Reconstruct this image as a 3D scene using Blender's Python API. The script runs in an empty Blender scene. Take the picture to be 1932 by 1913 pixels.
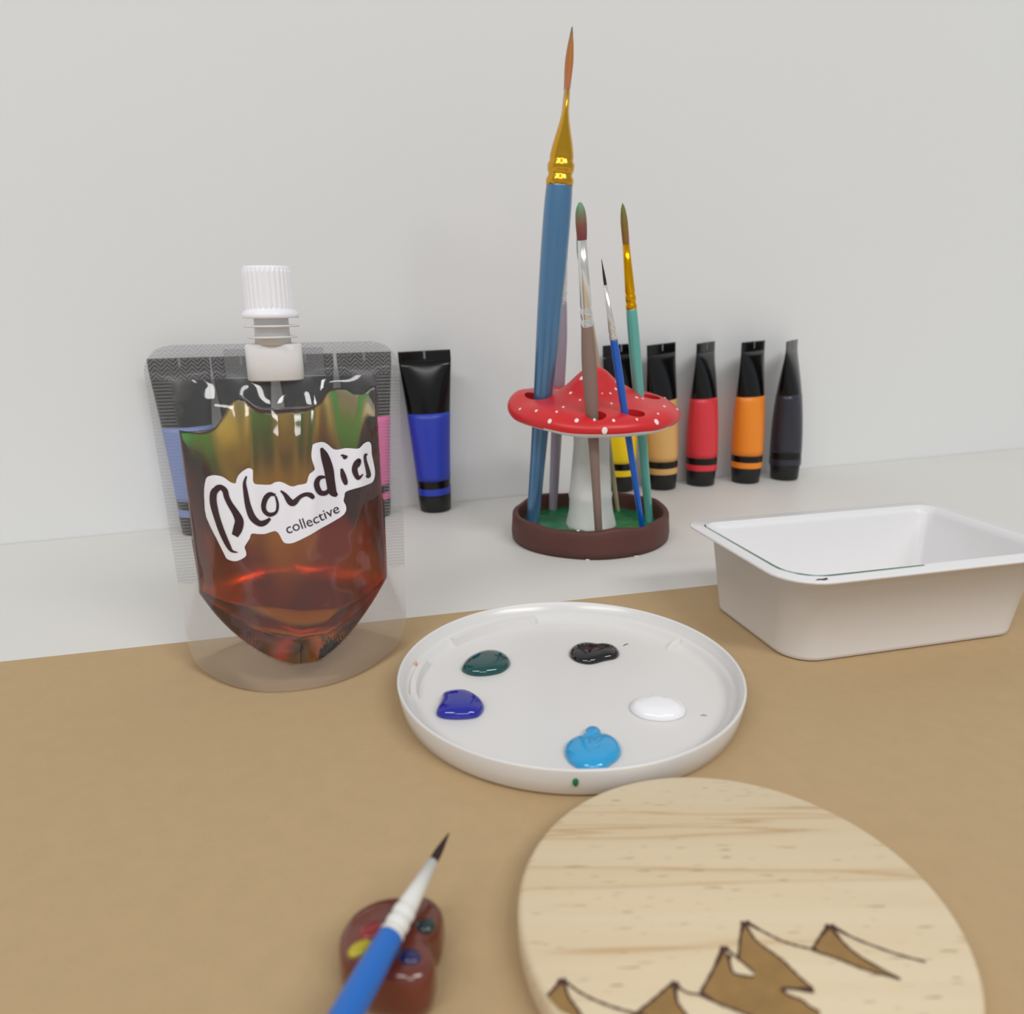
import bpy, bmesh, math, random
from mathutils import Vector, Matrix, noise
random.seed(4)
# ------------------------------------------------------------------ camera, world, lamps, exposure
scene = bpy.context.scene
COL = scene.collection
PITCH, ROLL, CAM_H, FPX = math.radians(15.3), math.radians(0.6), 0.12, 1400.0
cam_data = bpy.data.cameras.new('camera')
cam_data.sensor_width = 36.0
cam_data.lens = 36.0 * FPX / 1932.0
cam_data.clip_start = 0.005
cam_data.dof.use_dof = True
cam_data.dof.focus_distance = 0.275
cam_data.dof.aperture_fstop = 14.0
cam = bpy.data.objects.new('camera', cam_data)
COL.objects.link(cam)
fwd = Vector((0, math.cos(PITCH), -math.sin(PITCH)))
r0 = Vector((1, 0, 0)); u0 = r0.cross(fwd)
rgt = math.cos(ROLL) * r0 - math.sin(ROLL) * u0
upv = math.cos(ROLL) * u0 + math.sin(ROLL) * r0
m = Matrix((rgt, upv, -fwd)).transposed().to_4x4()
m.translation = Vector((0, 0, CAM_H))
cam.matrix_world = m
scene.camera = cam

world = bpy.data.worlds.new('room_light')
scene.world = world
world.use_nodes = True
world.node_tree.nodes['Background'].inputs[0].default_value = (0.90, 0.95, 1.0, 1)
world.node_tree.nodes['Background'].inputs[1].default_value = 0.44

def ceiling_panel(x, y, z, sx, sy, watts, color):
    d = bpy.data.lights.new('ceiling_panel', 'AREA')
    d.shape = 'RECTANGLE'; d.size = sx; d.size_y = sy; d.energy = watts; d.color = color
    o = bpy.data.objects.new('ceiling_panel', d)
    COL.objects.link(o); o.location = (x, y, z)
    return o
ceiling_panel(1.10, -0.95, 1.60, 1.2, 0.35, 21, (1.0, 0.985, 0.965))
ceiling_panel(-0.95, -1.15, 1.60, 1.2, 0.35, 17, (1.0, 0.985, 0.965))
ceiling_panel(0.20, -2.10, 1.60, 1.2, 0.35, 15, (1.0, 0.985, 0.965))

vs = scene.view_settings
scene.display_settings.display_device = 'sRGB'
vs.view_transform = 'Standard'; vs.look = 'None'; vs.exposure = 0.0; vs.gamma = 1.0
vs.use_curve_mapping = False
scene.cycles.transparent_max_bounces = 24
scene.cycles.max_bounces = 14
scene.cycles.transmission_bounces = 12

# ------------------------------------------------------------------ helpers
def lin(c):
    return tuple(((v / 255.0) / 12.92 if v / 255.0 <= 0.04045 else ((v / 255.0 + 0.055) / 1.055) ** 2.4) for v in c) + (1.0,)

def pm(name, rgb, rough=0.5, metal=0.0, spec=0.5, coat=0.0, var=0.0, vscale=60.0, bump=0.0, bscale=200.0, sss=0.0, trans=0.0, stretch=(1, 1, 1)):
    mat = bpy.data.materials.new(name); mat.use_nodes = True
    nt = mat.node_tree; b = nt.nodes['Principled BSDF']
    c = lin(rgb)
    b.inputs['Base Color'].default_value = c
    b.inputs['Roughness'].default_value = rough
    b.inputs['Metallic'].default_value = metal
    b.inputs['Specular IOR Level'].default_value = spec
    b.inputs['Coat Weight'].default_value = coat
    b.inputs['Coat Roughness'].default_value = 0.06
    b.inputs['Transmission Weight'].default_value = trans
    if sss:
        b.inputs['Subsurface Weight'].default_value = sss
        b.inputs['Subsurface Scale'].default_value = 0.002
    tc = nt.nodes.new('ShaderNodeTexCoord'); mp = nt.nodes.new('ShaderNodeMapping')
    mp.inputs['Scale'].default_value = stretch
    nt.links.new(tc.outputs['Object'], mp.inputs['Vector'])
    if var:
        n = nt.nodes.new('ShaderNodeTexNoise'); n.inputs['Scale'].default_value = vscale; n.inputs['Detail'].default_value = 6
        nt.links.new(mp.outputs['Vector'], n.inputs['Vector'])
        mx = nt.nodes.new('ShaderNodeMix'); mx.data_type = 'RGBA'
        mx.inputs['A'].default_value = tuple(max(0, v * (1 - var)) for v in c[:3]) + (1,)
        mx.inputs['B'].default_value = tuple(min(1, v * (1 + var)) for v in c[:3]) + (1,)
        nt.links.new(n.outputs['Fac'], mx.inputs['Factor'])
        nt.links.new(mx.outputs['Result'], b.inputs['Base Color'])
    if bump:
        n2 = nt.nodes.new('ShaderNodeTexNoise'); n2.inputs['Scale'].default_value = bscale; n2.inputs['Detail'].default_value = 4
        nt.links.new(mp.outputs['Vector'], n2.inputs['Vector'])
        bp = nt.nodes.new('ShaderNodeBump'); bp.inputs['Strength'].default_value = bump; bp.inputs['Distance'].default_value = 0.001
        nt.links.new(n2.outputs['Fac'], bp.inputs['Height'])
        nt.links.new(bp.outputs['Normal'], b.inputs['Normal'])
    return mat

def ramp_z(name, stops, rough=0.5, span=0.02, z0=0.0, fibre=True):
    """colour that changes along the thing's own length (dyed or paint-stained bristles)"""
    mat = bpy.data.materials.new(name); mat.use_nodes = True
    nt = mat.node_tree; b = nt.nodes['Principled BSDF']; b.inputs['Roughness'].default_value = rough
    tc = nt.nodes.new('ShaderNodeTexCoord'); sp = nt.nodes.new('ShaderNodeSeparateXYZ')
    nt.links.new(tc.outputs['Object'], sp.inputs[0])
    mr = nt.nodes.new('ShaderNodeMapRange')
    mr.inputs['From Min'].default_value = z0; mr.inputs['From Max'].default_value = z0 + span
    nt.links.new(sp.outputs['Z'], mr.inputs['Value'])
    cr = nt.nodes.new('ShaderNodeValToRGB')
    el = cr.color_ramp.elements
    while len(el) < len(stops): el.new(0.5)
    for e, (p, c) in zip(el, stops): e.position = p; e.color = lin(c)
    nt.links.new(mr.outputs[0], cr.inputs[0]); nt.links.new(cr.outputs[0], b.inputs['Base Color'])
    if fibre:
        mp = nt.nodes.new('ShaderNodeMapping'); mp.inputs['Scale'].default_value = (3000, 3000, 40)
        nt.links.new(tc.outputs['Object'], mp.inputs['Vector'])
        n = nt.nodes.new('ShaderNodeTexNoise'); n.inputs['Scale'].default_value = 1.0
        nt.links.new(mp.outputs['Vector'], n.inputs['Vector'])
        bp = nt.nodes.new('ShaderNodeBump'); bp.inputs['Strength'].default_value = 0.4; bp.inputs['Distance'].default_value = 0.0005
        nt.links.new(n.outputs['Fac'], bp.inputs['Height']); nt.links.new(bp.outputs['Normal'], b.inputs['Normal'])
    return mat

def mk(name, verts, faces, mat, parent=None, smooth=True):
    me = bpy.data.meshes.new(name)
    me.from_pydata([tuple(v) for v in verts], [], faces)
    bm = bmesh.new(); bm.from_mesh(me); bmesh.ops.recalc_face_normals(bm, faces=bm.faces); bm.to_mesh(me); bm.free()
    if mat is not None: me.materials.append(mat)
    if smooth:
        for p in me.polygons: p.use_smooth = True
    o = bpy.data.objects.new(name, me); COL.objects.link(o)
    if parent is not None: o.parent = parent
    return o

def tag(o, label, cat, group=None, kind=None):
    if label: o['label'] = label
    if cat: o['category'] = cat
    if group: o['group'] = group
    if kind: o['kind'] = kind
    return o

def thing(name, label, cat, loc=(0, 0, 0), rot=(0, 0, 0), group=None):
    o = bpy.data.objects.new(name, None); COL.objects.link(o)
    o.location = loc; o.rotation_euler = rot; o.empty_display_size = 0.01
    return tag(o, label, cat, group)

def loft(rings, close_start=True, close_end=True, closed=True):
    """rings: list of lists of equal length -> verts, faces"""
    n = len(rings[0]); V = [p for r in rings for p in r]; F = []
    for i in range(len(rings) - 1):
        for j in range(n if closed else n - 1):
            k = (j + 1) % n
            F.append((i * n + j, i * n + k, (i + 1) * n + k, (i + 1) * n + j))
    if close_start: F.append(tuple(range(n - 1, -1, -1)))
    if close_end: F.append(tuple(range((len(rings) - 1) * n, len(rings) * n)))
    return V, F

def lathe(prof, n=48, cs=True, ce=True, c=(0, 0)):
    rings = []
    for p in prof:
        rx, ry, z = (p[0], p[0], p[1]) if len(p) == 2 else (p[1], p[2], p[0])
        rings.append([(c[0] + rx * math.cos(2 * math.pi * j / n), c[1] + ry * math.sin(2 * math.pi * j / n), z) for j in range(n)])
    return loft(rings, cs, ce)

def catmull(pts, k=5, closed=True):
    out = []; n = len(pts)
    rng = range(n) if closed else range(n - 1)
    for i in rng:
        g = (lambda q: pts[q % n]) if closed else (lambda q: pts[max(0, min(n - 1, q))])
        p0, p1, p2, p3 = g(i - 1), g(i), g(i + 1), g(i + 2)
        for s in range(k):
            t = s / k
            out.append(tuple(0.5 * ((2 * b) + (-a + c) * t + (2 * a - 5 * b + 4 * c - d) * t * t + (-a + 3 * b - 3 * c + d) * t ** 3)
                             for a, b, c, d in zip(p0, p1, p2, p3)))
    if not closed: out.append(tuple(pts[-1]))
    return out

def ribbon(pts):
    """pts (x, y, width) -> closed outline of a brush stroke"""
    L, R = [], []
    for i, (x, y, w) in enumerate(pts):
        a = pts[max(0, i - 1)]; b = pts[min(len(pts) - 1, i + 1)]
        dx, dy = b[0] - a[0], b[1] - a[1]; q = math.hypot(dx, dy) or 1
        L.append((x - dy / q * w / 2, y + dx / q * w / 2)); R.append((x + dy / q * w / 2, y - dx / q * w / 2))
    return L, R

def ribbon_mesh(pts, closed=False):
    L, R = ribbon(pts); n = len(L)
    V = [None] * (2 * n); F = []
    for i in range(n): V[2 * i] = L[i]; V[2 * i + 1] = R[i]
    for i in range(n - 1): F.append((2 * i, 2 * i + 1, 2 * i + 3, 2 * i + 2))
    return V, F

def fill_poly(pts, maxlen):
    bm = bmesh.new()
    vs_ = [bm.verts.new((x, y, 0)) for x, y in pts]
    es = [bm.edges.new((vs_[i], vs_[(i + 1) % len(vs_)])) for i in range(len(vs_))]
    bmesh.ops.triangle_fill(bm, edges=es, use_beauty=True)
    for _ in range(6):
        le = [e for e in bm.edges if e.calc_length() > maxlen]
        if not le: break
        bmesh.ops.subdivide_edges(bm, edges=le, cuts=1)
        bmesh.ops.triangulate(bm, faces=[f for f in bm.faces if len(f.verts) > 3])
    bm.verts.index_update()
    V = [(v.co.x, v.co.y) for v in bm.verts]; F = [tuple(v.index for v in f.verts) for f in bm.faces]
    bm.free(); return V, F

# ------------------------------------------------------------------ shared materials
M_WALL = pm('painted_wall', (228, 228, 227), 0.75, spec=0.25, var=0.015, vscale=5, bump=0.05, bscale=350)
M_TABLE = pm('white_laminate', (222, 219, 213), 0.45, spec=0.35, var=0.02, vscale=9)
M_KRAFT = pm('kraft_paper', (186, 159, 121), 0.8, spec=0.2, var=0.05, vscale=160, bump=0.10, bscale=900)
M_BLACK = pm('glossy_black_plastic', (11, 10, 11), 0.20, spec=0.38)
M_BLACKM = pm('satin_black_cap', (22, 22, 23), 0.42)
M_WPLAST = pm('white_plastic', (224, 221, 218), 0.22, spec=0.5)
M_SILVER = pm('silver_ferrule', (232, 230, 226), 0.22, metal=0.85)
M_GOLD = pm('gold_ferrule', (222, 168, 52), 0.22, metal=1.0)

# ------------------------------------------------------------------ the setting
WA = Vector((-0.0460, 0.4490)); WD = Vector((0.9481, 0.3181)); WN = Vector((-0.3181, 0.9481))
def wq(s, t): p = WA + WD * s + WN * t; return (p.x, p.y)
c4 = [wq(-1.3, 0), wq(2.2, 0), wq(2.2, 0.05), wq(-1.3, 0.05)]
tag(mk('wall_back', [(x, y, -0.04) for x, y in c4] + [(x, y, 1.7) for x, y in c4],
   [(0, 1, 2, 3), (4, 5, 6, 7), (0, 1, 5, 4), (1, 2, 6, 5), (2, 3, 7, 6), (3, 0, 4, 7)], M_WALL, smooth=False),
   'plain off-white painted wall behind the table', None, kind='structure')
c4 = [wq(-1.3, -0.95), wq(2.2, -0.95), wq(2.2, -0.0005), wq(-1.3, -0.0005)]
tag(mk('table_top', [(x, y, -0.03) for x, y in c4] + [(x, y, 0.0) for x, y in c4],
   [(0, 1, 2, 3), (4, 5, 6, 7), (0, 1, 5, 4), (1, 2, 6, 5), (2, 3, 7, 6), (3, 0, 4, 7)], M_TABLE, smooth=False),
   'white laminate table top pushed against the wall', 'table')
# kraft sheet: far edge runs at about 14 degrees
KZ = 0.0003
ka = Vector((-0.0417, 0.2725)); kd = Vector((0.9709, 0.2395)); kn = Vector((0.2395, -0.9709))
V, F = [], []; NX, NY = 40, 24
for zz in (0.0, KZ):
    for j in range(NY + 1):
        for i in range(NX + 1):
            p = ka + kd * (-0.36 + 0.85 * i / NX) + kn * (0.40 * j / NY)
            V.append((p.x, p.y, zz))
q = (NX + 1) * (NY + 1)
for j in range(NY):
    for i in range(NX):
        a = j * (NX + 1) + i
        F.append((q + a, q + a + 1, q + a + NX + 2, q + a + NX + 1))
for i in range(NX):
    F.append((i, i + 1, q + i + 1, q + i)); b = NY * (NX + 1) + i; F.append((b, b + 1, q + b + 1, q + b))
for j in range(NY):
    a = j * (NX + 1); F.append((a, a + NX + 1, q + a + NX + 1, q + a)); b = a + NX; F.append((b, b + NX + 1, q + b + NX + 1, q + b))
tag(mk('kraft_paper_sheet', V, F, M_KRAFT, smooth=False), 'large sheet of brown kraft paper covering the front of the table', 'paper')

# ------------------------------------------------------------------ stand-up pouch with spout
PO = (-0.0755, 0.2420); PYAW = math.radians(12); W0 = .0395; WI = .0318; PH = .1085; ZS = .0985
def sst(a, b, x):
    t = min(1, max(0, (x - a) / (b - a))); return t * t * (3 - 2 * t)
def width(z):
    w = W0 - .0022 * (1 - min(1, z / PH)); c = .009
    if z > PH - c: w -= c - math.sqrt(max(0, c * c - (z - PH + c) ** 2))
    if z < .008: w -= .004 * (1 - z / .008) ** 2
    return w
def zbot(X): return .0085 + .0185 * max(0, min(1, (abs(X - .0035) - .003) / (WI - .003 - (.0035 if X > 0 else -.0035)))) ** 1.35
def zedge(X): return .0006 + .0045 * (X / W0) ** 4
def depth(X, z):
    we = W0 * (1 - sst(.002, .034, z)) + WI * sst(.002, .034, z)
    u = min(1, abs(X) / we)
    d = .0275 * max(0, 1 - z / ZS) ** .72 * (1 - u ** 2.3) ** (1.2 - .27 * sst(0, .045, z))
    k = sst(.035, .06, z) * sst(.0985, .088, z) * (1 - u ** 4)
    d += k * (.0016 * math.exp(-((X - .010 - .10 * (z - .075)) / .0030) ** 2) - .0014 * math.exp(-((X - .0175) / .0035) ** 2)
              + .0020 * math.exp(-((X - .0255 - .08 * (z - .075)) / .0028) ** 2) + .0018 * math.exp(-((X + .021) / .006) ** 2)
              - .0012 * math.exp(-((X + .009) / .003) ** 2) + .0012 * math.exp(-((X + .001) / .004) ** 2))
    return max(d, 0)
def depth_back(X, z):
    we = W0 * (1 - sst(.002, .034, z)) + WI * sst(.002, .034, z)
    u = min(1, abs(X) / we)
    return .0230 * max(0, 1 - z / ZS) ** .8 * (1 - u ** 2.3) ** (1.2 - .27 * sst(0, .045, z))

def film(name, tint, spec_rough, gloss, haze=0.0, pattern=None):
    mat = bpy.data.materials.new(name); mat.use_nodes = True
    nt = mat.node_tree; nt.nodes.clear()
    out = nt.nodes.new('ShaderNodeOutputMaterial')
    tr = nt.nodes.new('ShaderNodeBsdfTransparent'); tr.inputs[0].default_value = tint + (1,)
    gl = nt.nodes.new('ShaderNodeBsdfGlossy'); gl.inputs['Roughness'].default_value = spec_rough; gl.inputs[0].default_value = (1, 1, 1, 1)
    fr = nt.nodes.new('ShaderNodeFresnel'); fr.inputs['IOR'].default_value = gloss
    mx = nt.nodes.new('ShaderNodeMixShader')
    nt.links.new(fr.outputs[0], mx.inputs[0]); nt.links.new(gl.outputs[0], mx.inputs[2])
    if haze:
        df = nt.nodes.new('ShaderNodeBsdfDiffuse'); df.inputs[0].default_value = (.86, .85, .83, 1)
        tl = nt.nodes.new('ShaderNodeBsdfTranslucent'); tl.inputs[0].default_value = (.86, .85, .83, 1)
        m0 = nt.nodes.new('ShaderNodeMixShader'); m0.inputs[0].default_value = 0.5
        nt.links.new(df.outputs[0], m0.inputs[1]); nt.links.new(tl.outputs[0], m0.inputs[2])
        m1 = nt.nodes.new('ShaderNodeMixShader'); m1.inputs[0].default_value = haze
        nt.links.new(tr.outputs[0], m1.inputs[1]); nt.links.new(m0.outputs[0], m1.inputs[2])
        nt.links.new(m1.outputs[0], mx.inputs[1])
    else:
        nt.links.new(tr.outputs[0], mx.inputs[1])
    nt.links.new(mx.outputs[0], out.inputs[0])
    if pattern:
        tc = nt.nodes.new('ShaderNodeTexCoord')
        bp = nt.nodes.new('ShaderNodeBump'); bp.inputs['Strength'].default_value = 1.0; bp.inputs['Distance'].default_value = 0.0004
        if pattern == 'wrinkle':
            n = nt.nodes.new('ShaderNodeTexNoise'); n.inputs['Scale'].default_value = 45; n.inputs['Detail'].default_value = 2
            nt.links.new(tc.outputs['Object'], n.inputs['Vector']); nt.links.new(n.outputs['Fac'], bp.inputs['Height'])
            bp.inputs['Strength'].default_value = 0.5; bp.inputs['Distance'].default_value = 0.003
        else:
            sp = nt.nodes.new('ShaderNodeSeparateXYZ'); nt.links.new(tc.outputs['Object'], sp.inputs[0])
            def math_(op, a, b=None):
                nd = nt.nodes.new('ShaderNodeMath'); nd.operation = op
                for i, s in enumerate((a, b)):
                    if s is None: continue
                    if isinstance(s, (int, float)): nd.inputs[i].default_value = s
                    else: nt.links.new(s, nd.inputs[i])
                return nd.outputs[0]
            if pattern == 'chevron':
                tri = math_('PINGPONG', sp.outputs['X'], 0.0018)
                ph = math_('ADD', sp.outputs['Z'], tri)
            else:
                ph = sp.outputs['Z']
            sn = math_('SINE', math_('MULTIPLY', ph, 2 * math.pi / (0.0013 if pattern == 'chevron' else 0.0011)))
            nt.links.new(sn, bp.inputs['Height'])
            if haze:
                mr = nt.nodes.new('ShaderNodeMapRange'); mr.inputs['From Min'].default_value = -1
                mr.inputs['To Min'].default_value = haze * .35; mr.inputs['To Max'].default_value = haze * 1.65
                nt.links.new(sn, mr.inputs['Value']); nt.links.new(mr.outputs[0], m1.inputs[0])
                df.inputs[0].default_value = tl.inputs[0].default_value = (.50, .50, .51, 1)
        for nd in (gl,):
            nt.links.new(bp.outputs['Normal'], nd.inputs['Normal'])
    return mat

M_FILM = film('clear_film', (.95, .95, .96), 0.06, 1.55, haze=0.04, pattern='wrinkle')
M_FIN = film('clear_weld_fin', (.93, .93, .94), 0.15, 1.5, haze=0.12)
M_SEAL = film('embossed_seal', (.96, .96, .97), 0.25, 1.30, haze=0.20, pattern='chevron')
M_SIDE = film('ribbed_side_seal', (.98, .98, .98), 0.25, 1.22, haze=0.15, pattern='lines')
M_FROST = film('frosted_bottom_seal', (.985, .98, .975), 0.4, 1.18, haze=0.20)

pouch = thing('spout_pouch', 'clear stand-up spout pouch of amber liquid with a white sticker', 'pouch', (PO[0], PO[1], KZ), (0, 0, PYAW))
def pouch_sheet(side):
    NU, NV = 96, 120
    dfun = depth if side < 0 else depth_back
    P = []
    for j in range(NV + 1):
        v = j / NV
        for i in range(NU + 1):
            u = -1 + 2 * i / NU
            zn = v * PH; w = width(zn); X = u * w
            z = zedge(X) * (1 - v) ** 2 + zn
            z = min(z, PH)
            d = dfun(X, min(z, ZS))
            P.append((X, side * (d + 0.00025), z))
    groups = {}
    for j in range(NV):
        for i in range(NU):
            a = j * (NU + 1) + i; f = (a, a + 1, a + NU + 2, a + NU + 1)
            X = sum(P[k][0] for k in f) / 4; z = sum(P[k][2] for k in f) / 4
            if z > ZS - .0005: g = 'top_seal'
            elif abs(X) > WI: g = 'side_seal_' + ('l' if X < 0 else 'r') if z > .030 else 'bottom_seal'
            elif z < zbot(X): g = 'bottom_seal'
            else: g = 'film'
            groups.setdefault(g, []).append(f)
    for g, fs in groups.items():
        idx = {}; vv = []; ff = []
        for f in fs:
            t = []
            for k in f:
                if k not in idx: idx[k] = len(vv); vv.append(P[k])
                t.append(idx[k])
            ff.append(tuple(t))
        base = g.rsplit('_', 1)[0] if g[:4] == 'side' else g
        nm = {'film': 'front_film' if side < 0 else 'back_film'}.get(base, base)
        mt = {'film': M_FILM, 'top_seal': M_SEAL, 'side_seal': M_SIDE, 'bottom_seal': M_FROST}[base]
        mk(nm, vv, ff, mt, pouch)
pouch_sheet(-1); pouch_sheet(1)

# the liquid: a closed body that follows the inside of the film
def ztop(X):
    def win(c, h, e): return 1 / (1 + math.exp((abs(X - c) - h) / e))      # air pockets pressed against the film
    z = .0940
    z -= .0062 * win(.0020, .0115, .0013)
    z -= .0125 * win(-.0265, .0105, .0018)
    z -= .0022 * win(.0258, .0030, .0006)
    return z
def liquid_mesh():
    NU, NV = 72, 60; FR, BK = [], []
    for j in range(NV + 1):
        fr, bk = [], []
        for i in range(NU + 1):
            X = WI * 0.985 * (-1 + 2 * i / NU)
            z0 = zbot(X) + .0003
            zf = z0 + (ztop(X) - z0) * j / NV
            fr.append((X, -max(depth(X, zf) - .0002, .00005), zf))
            zb = z0 + (ztop(X) - .0004 - z0) * j / NV
            bk.append((X, max(depth_back(X, zb) - .0002, .00005), zb))
        FR.append(fr); BK.append(bk)
    rings = [fr + bk[::-1] for fr, bk in zip(FR, BK)]
    V, F = loft(rings, False, False)
    n = 2 * (NU + 1)
    for base in (0, NV * n):
        for i in range(NU):
            F.append((base + i, base + i + 1, base + n - 2 - i, base + n - 1 - i))
    return V, F
M_LIQ = bpy.data.materials.new('amber_liquid'); M_LIQ.use_nodes = True
nt = M_LIQ.node_tree; b = nt.nodes['Principled BSDF']
b.inputs['Base Color'].default_value = (1, 1, 1, 1); b.inputs['Roughness'].default_value = 0.0
b.inputs['IOR'].default_value = 1.34; b.inputs['Transmission Weight'].default_value = 1.0
va = nt.nodes.new('ShaderNodeVolumeAbsorption'); va.inputs['Color'].default_value = (.925, .765, .0, 1); va.inputs['Density'].default_value = 205
nt.links.new(va.outputs[0], nt.nodes['Material Output'].inputs['Volume'])
tc = nt.nodes.new('ShaderNodeTexCoord'); sp = nt.nodes.new('ShaderNodeSeparateXYZ'); nt.links.new(tc.outputs['Object'], sp.inputs[0])
mr = nt.nodes.new('ShaderNodeMapRange'); mr.inputs['From Min'].default_value = .0002; mr.inputs['From Max'].default_value = .002; mr.inputs['To Max'].default_value = 0.28
nt.links.new(sp.outputs['Y'], mr.inputs['Value']); nt.links.new(mr.outputs[0], b.inputs['Roughness'])   # the back lies against creased film
V, F = liquid_mesh()
liq = mk('liquid', V, F, M_LIQ, pouch)
liq['label'] = 'amber brown liquid inside the pouch'

# sticker: outline and lettering follow the curved front of the pouch (millimetres in the sheet's own plane)
def on_front(V2, off): return [(x / 1000, -(depth(x / 1000, z / 1000) + off), z / 1000) for x, z in V2]
OUT = [(-23.44, 67.36), (-22.29, 68.24), (-20.63, 68.66), (-18.49, 68.38), (-17.06, 67.57), (-15.93, 66.61), (-14.78, 66.1), (-14.12, 66.22), (-13.79, 67.42), (-12.97, 68.72), (-11.59, 69.81), (-10.1, 70.42), (-8.94, 69.89), (-8.87, 68.68), (-9.01, 66.56), (-8.47, 65.49), (-6.74, 65.41), (-3.6, 65.49), (-2.33, 66.16), (-0.8, 66.4), (0.66, 65.84), (2.07, 64.9), (3.25, 64.49), (4.77, 64.82), (6.64, 65.1), (7.6, 65.57), (7.99, 66.78), (8.71, 68.27), (10.3, 69.35), (9.84, 71.55), (9.53, 73.7), (10.01, 76.42), (10.53, 77.29), (12.95, 77.54), (14.71, 76.46), (16.15, 74.85), (17.68, 74.37), (20.23, 74.7), (22.75, 74.44), (24.66, 74.39), (26.03, 75.57), (27.71, 76.03), (28.63, 74.85), (28.61, 71.87), (29.07, 68.45), (29.34, 65.7), (29.11, 63.73), (28.34, 62.29), (26.8, 61.92), (24.47, 61.79), (21.88, 61.45), (19.28, 60.63), (18.88, 59.38), (18.46, 57.82), (19.0, 56.51), (19.17, 55.23), (18.68, 54.0), (16.85, 52.7), (10.52, 50.58), (4.23, 47.88), (2.06, 47.17), (0.55, 47.13), (-0.63, 47.54), (-1.29, 48.7), (-1.93, 50.27), (-2.64, 51.07), (-3.39, 51.23), (-4.96, 50.76), (-6.56, 50.23), (-8.75, 50.17), (-10.56, 50.31), (-11.25, 48.8), (-12.93, 46.43), (-12.72, 45.18), (-12.61, 43.79), (-13.52, 42.86), (-15.47, 41.87), (-17.06, 41.63), (-18.94, 42.13), (-19.63, 43.35), (-21.9, 48.54), (-24.73, 54.79), (-24.83, 59.55), (-24.45, 63.99)]
STROKES = [
 [(-19.08, 64.86, 0.98), (-20.9, 63.73, 1.79), (-21.62, 61.84, 2.02), (-21.64, 59.05, 2.12), (-20.88, 55.06, 1.86), (-19.71, 50.7, 1.79), (-18.19, 46.66, 1.47), (-17.09, 44.95, 0.81), (-15.24, 44.63, 0.2)],
 [(-21.08, 63.56, 1.3), (-20.02, 64.76, 1.37), (-18.77, 65.01, 1.37), (-17.62, 63.95, 1.56), (-17.24, 61.94, 1.5), (-16.3, 59.63, 1.56), (-14.84, 56.97, 1.89), (-13.99, 54.47, 2.35), (-14.62, 52.03, 2.48), (-15.72, 49.87, 1.79)],
 [(-10.83, 68.07, 0.39), (-11.54, 66.16, 0.81), (-11.44, 63.42, 1.17), (-11.0, 59.11, 1.5), (-9.92, 55.36, 1.82), (-7.91, 53.49, 1.63), (-5.99, 53.92, 1.3), (-4.33, 55.22, 0.65)],
 [(-2.12, 62.39, 0.59), (-3.79, 62.68, 1.14), (-5.3, 61.39, 1.37), (-6.19, 59.06, 1.37), (-5.9, 57.27, 1.3), (-4.4, 56.37, 1.14), (-2.34, 57.21, 0.72), (-1.72, 59.5, 0.72), (-2.14, 62.09, 0.52)],
 [(-0.53, 63.68, 0.39), (0.72, 62.34, 0.98), (2.05, 60.06, 1.63), (3.22, 59.61, 1.63), (5.15, 61.25, 1.04), (7.06, 62.02, 1.04), (8.57, 61.64, 1.37), (9.4, 60.56, 0.81)],
 [(12.68, 75.73, 0.65), (13.57, 73.09, 2.02), (14.51, 68.86, 2.48), (14.85, 64.75, 2.35), (15.25, 61.52, 2.15), (16.54, 59.86, 0.81)],
 [(13.58, 66.4, 0.39), (11.62, 66.62, 1.24), (10.62, 65.29, 1.47), (10.79, 63.38, 1.47), (11.74, 61.77, 1.3), (13.41, 61.59, 1.3), (14.42, 62.94, 0.65)],
 [(18.53, 68.31, 0.65), (18.92, 66.05, 1.5), (19.44, 63.97, 1.37), (19.63, 63.0, 0.65)],
 [(18.57, 72.57, 0.33), (19.44, 72.37, 0.72), (19.79, 71.87, 1.14), (20.64, 72.25, 0.46)],
 [(23.12, 68.07, 0.46), (24.32, 69.25, 0.72), (24.35, 70.59, 1.11), (23.23, 69.66, 1.37), (22.72, 67.79, 1.63), (23.0, 66.17, 1.47), (23.78, 64.91, 1.11), (25.4, 65.86, 0.26)],
 [(27.17, 71.83, 0.52), (26.45, 71.9, 0.78), (26.4, 70.12, 0.85), (26.84, 67.69, 1.04), (27.17, 65.63, 1.24), (27.14, 64.63, 1.17), (26.27, 65.07, 0.39)]]
M_STICK = pm('glossy_white_sticker', (236, 234, 240), 0.18, spec=0.5, coat=0.4)
M_INK = pm('dark_maroon_ink', (52, 26, 30), 0.3)
V2, F2 = fill_poly(catmull(OUT, 2), 1.6)
sticker = mk('sticker', on_front(V2, .0006), F2, M_STICK, pouch)
sticker['label'] = 'white die-cut sticker with handwritten lettering'
Va, Fa = [], []
for k, s in enumerate(STROKES):
    V2, F2 = ribbon_mesh([(x, y, w * 1.15) for x, y, w in catmull(s, 5, closed=False)])
    o_ = len(Va); Va += on_front(V2, .00078 + .00001 * k); Fa += [tuple(i + o_ for i in f) for f in F2]
mk('handwritten_lettering', Va, Fa, M_INK, sticker)
def text_flat(body, size):
    cu = bpy.data.curves.new('print', 'FONT'); cu.body = body; cu.size = size; cu.resolution_u = 4
    o = bpy.data.objects.new('print', cu); COL.objects.link(o)
    dg = bpy.context.evaluated_depsgraph_get(); dg.update()
    me = bpy.data.meshes.new_from_object(o.evaluated_get(dg))
    V = [(v.co.x, v.co.y) for v in me.vertices]; F = [tuple(p.vertices) for p in me.polygons]
    bpy.data.objects.remove(o); bpy.data.meshes.remove(me)
    return V, F
V2, F2 = text_flat('collective', 4.0)
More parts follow.
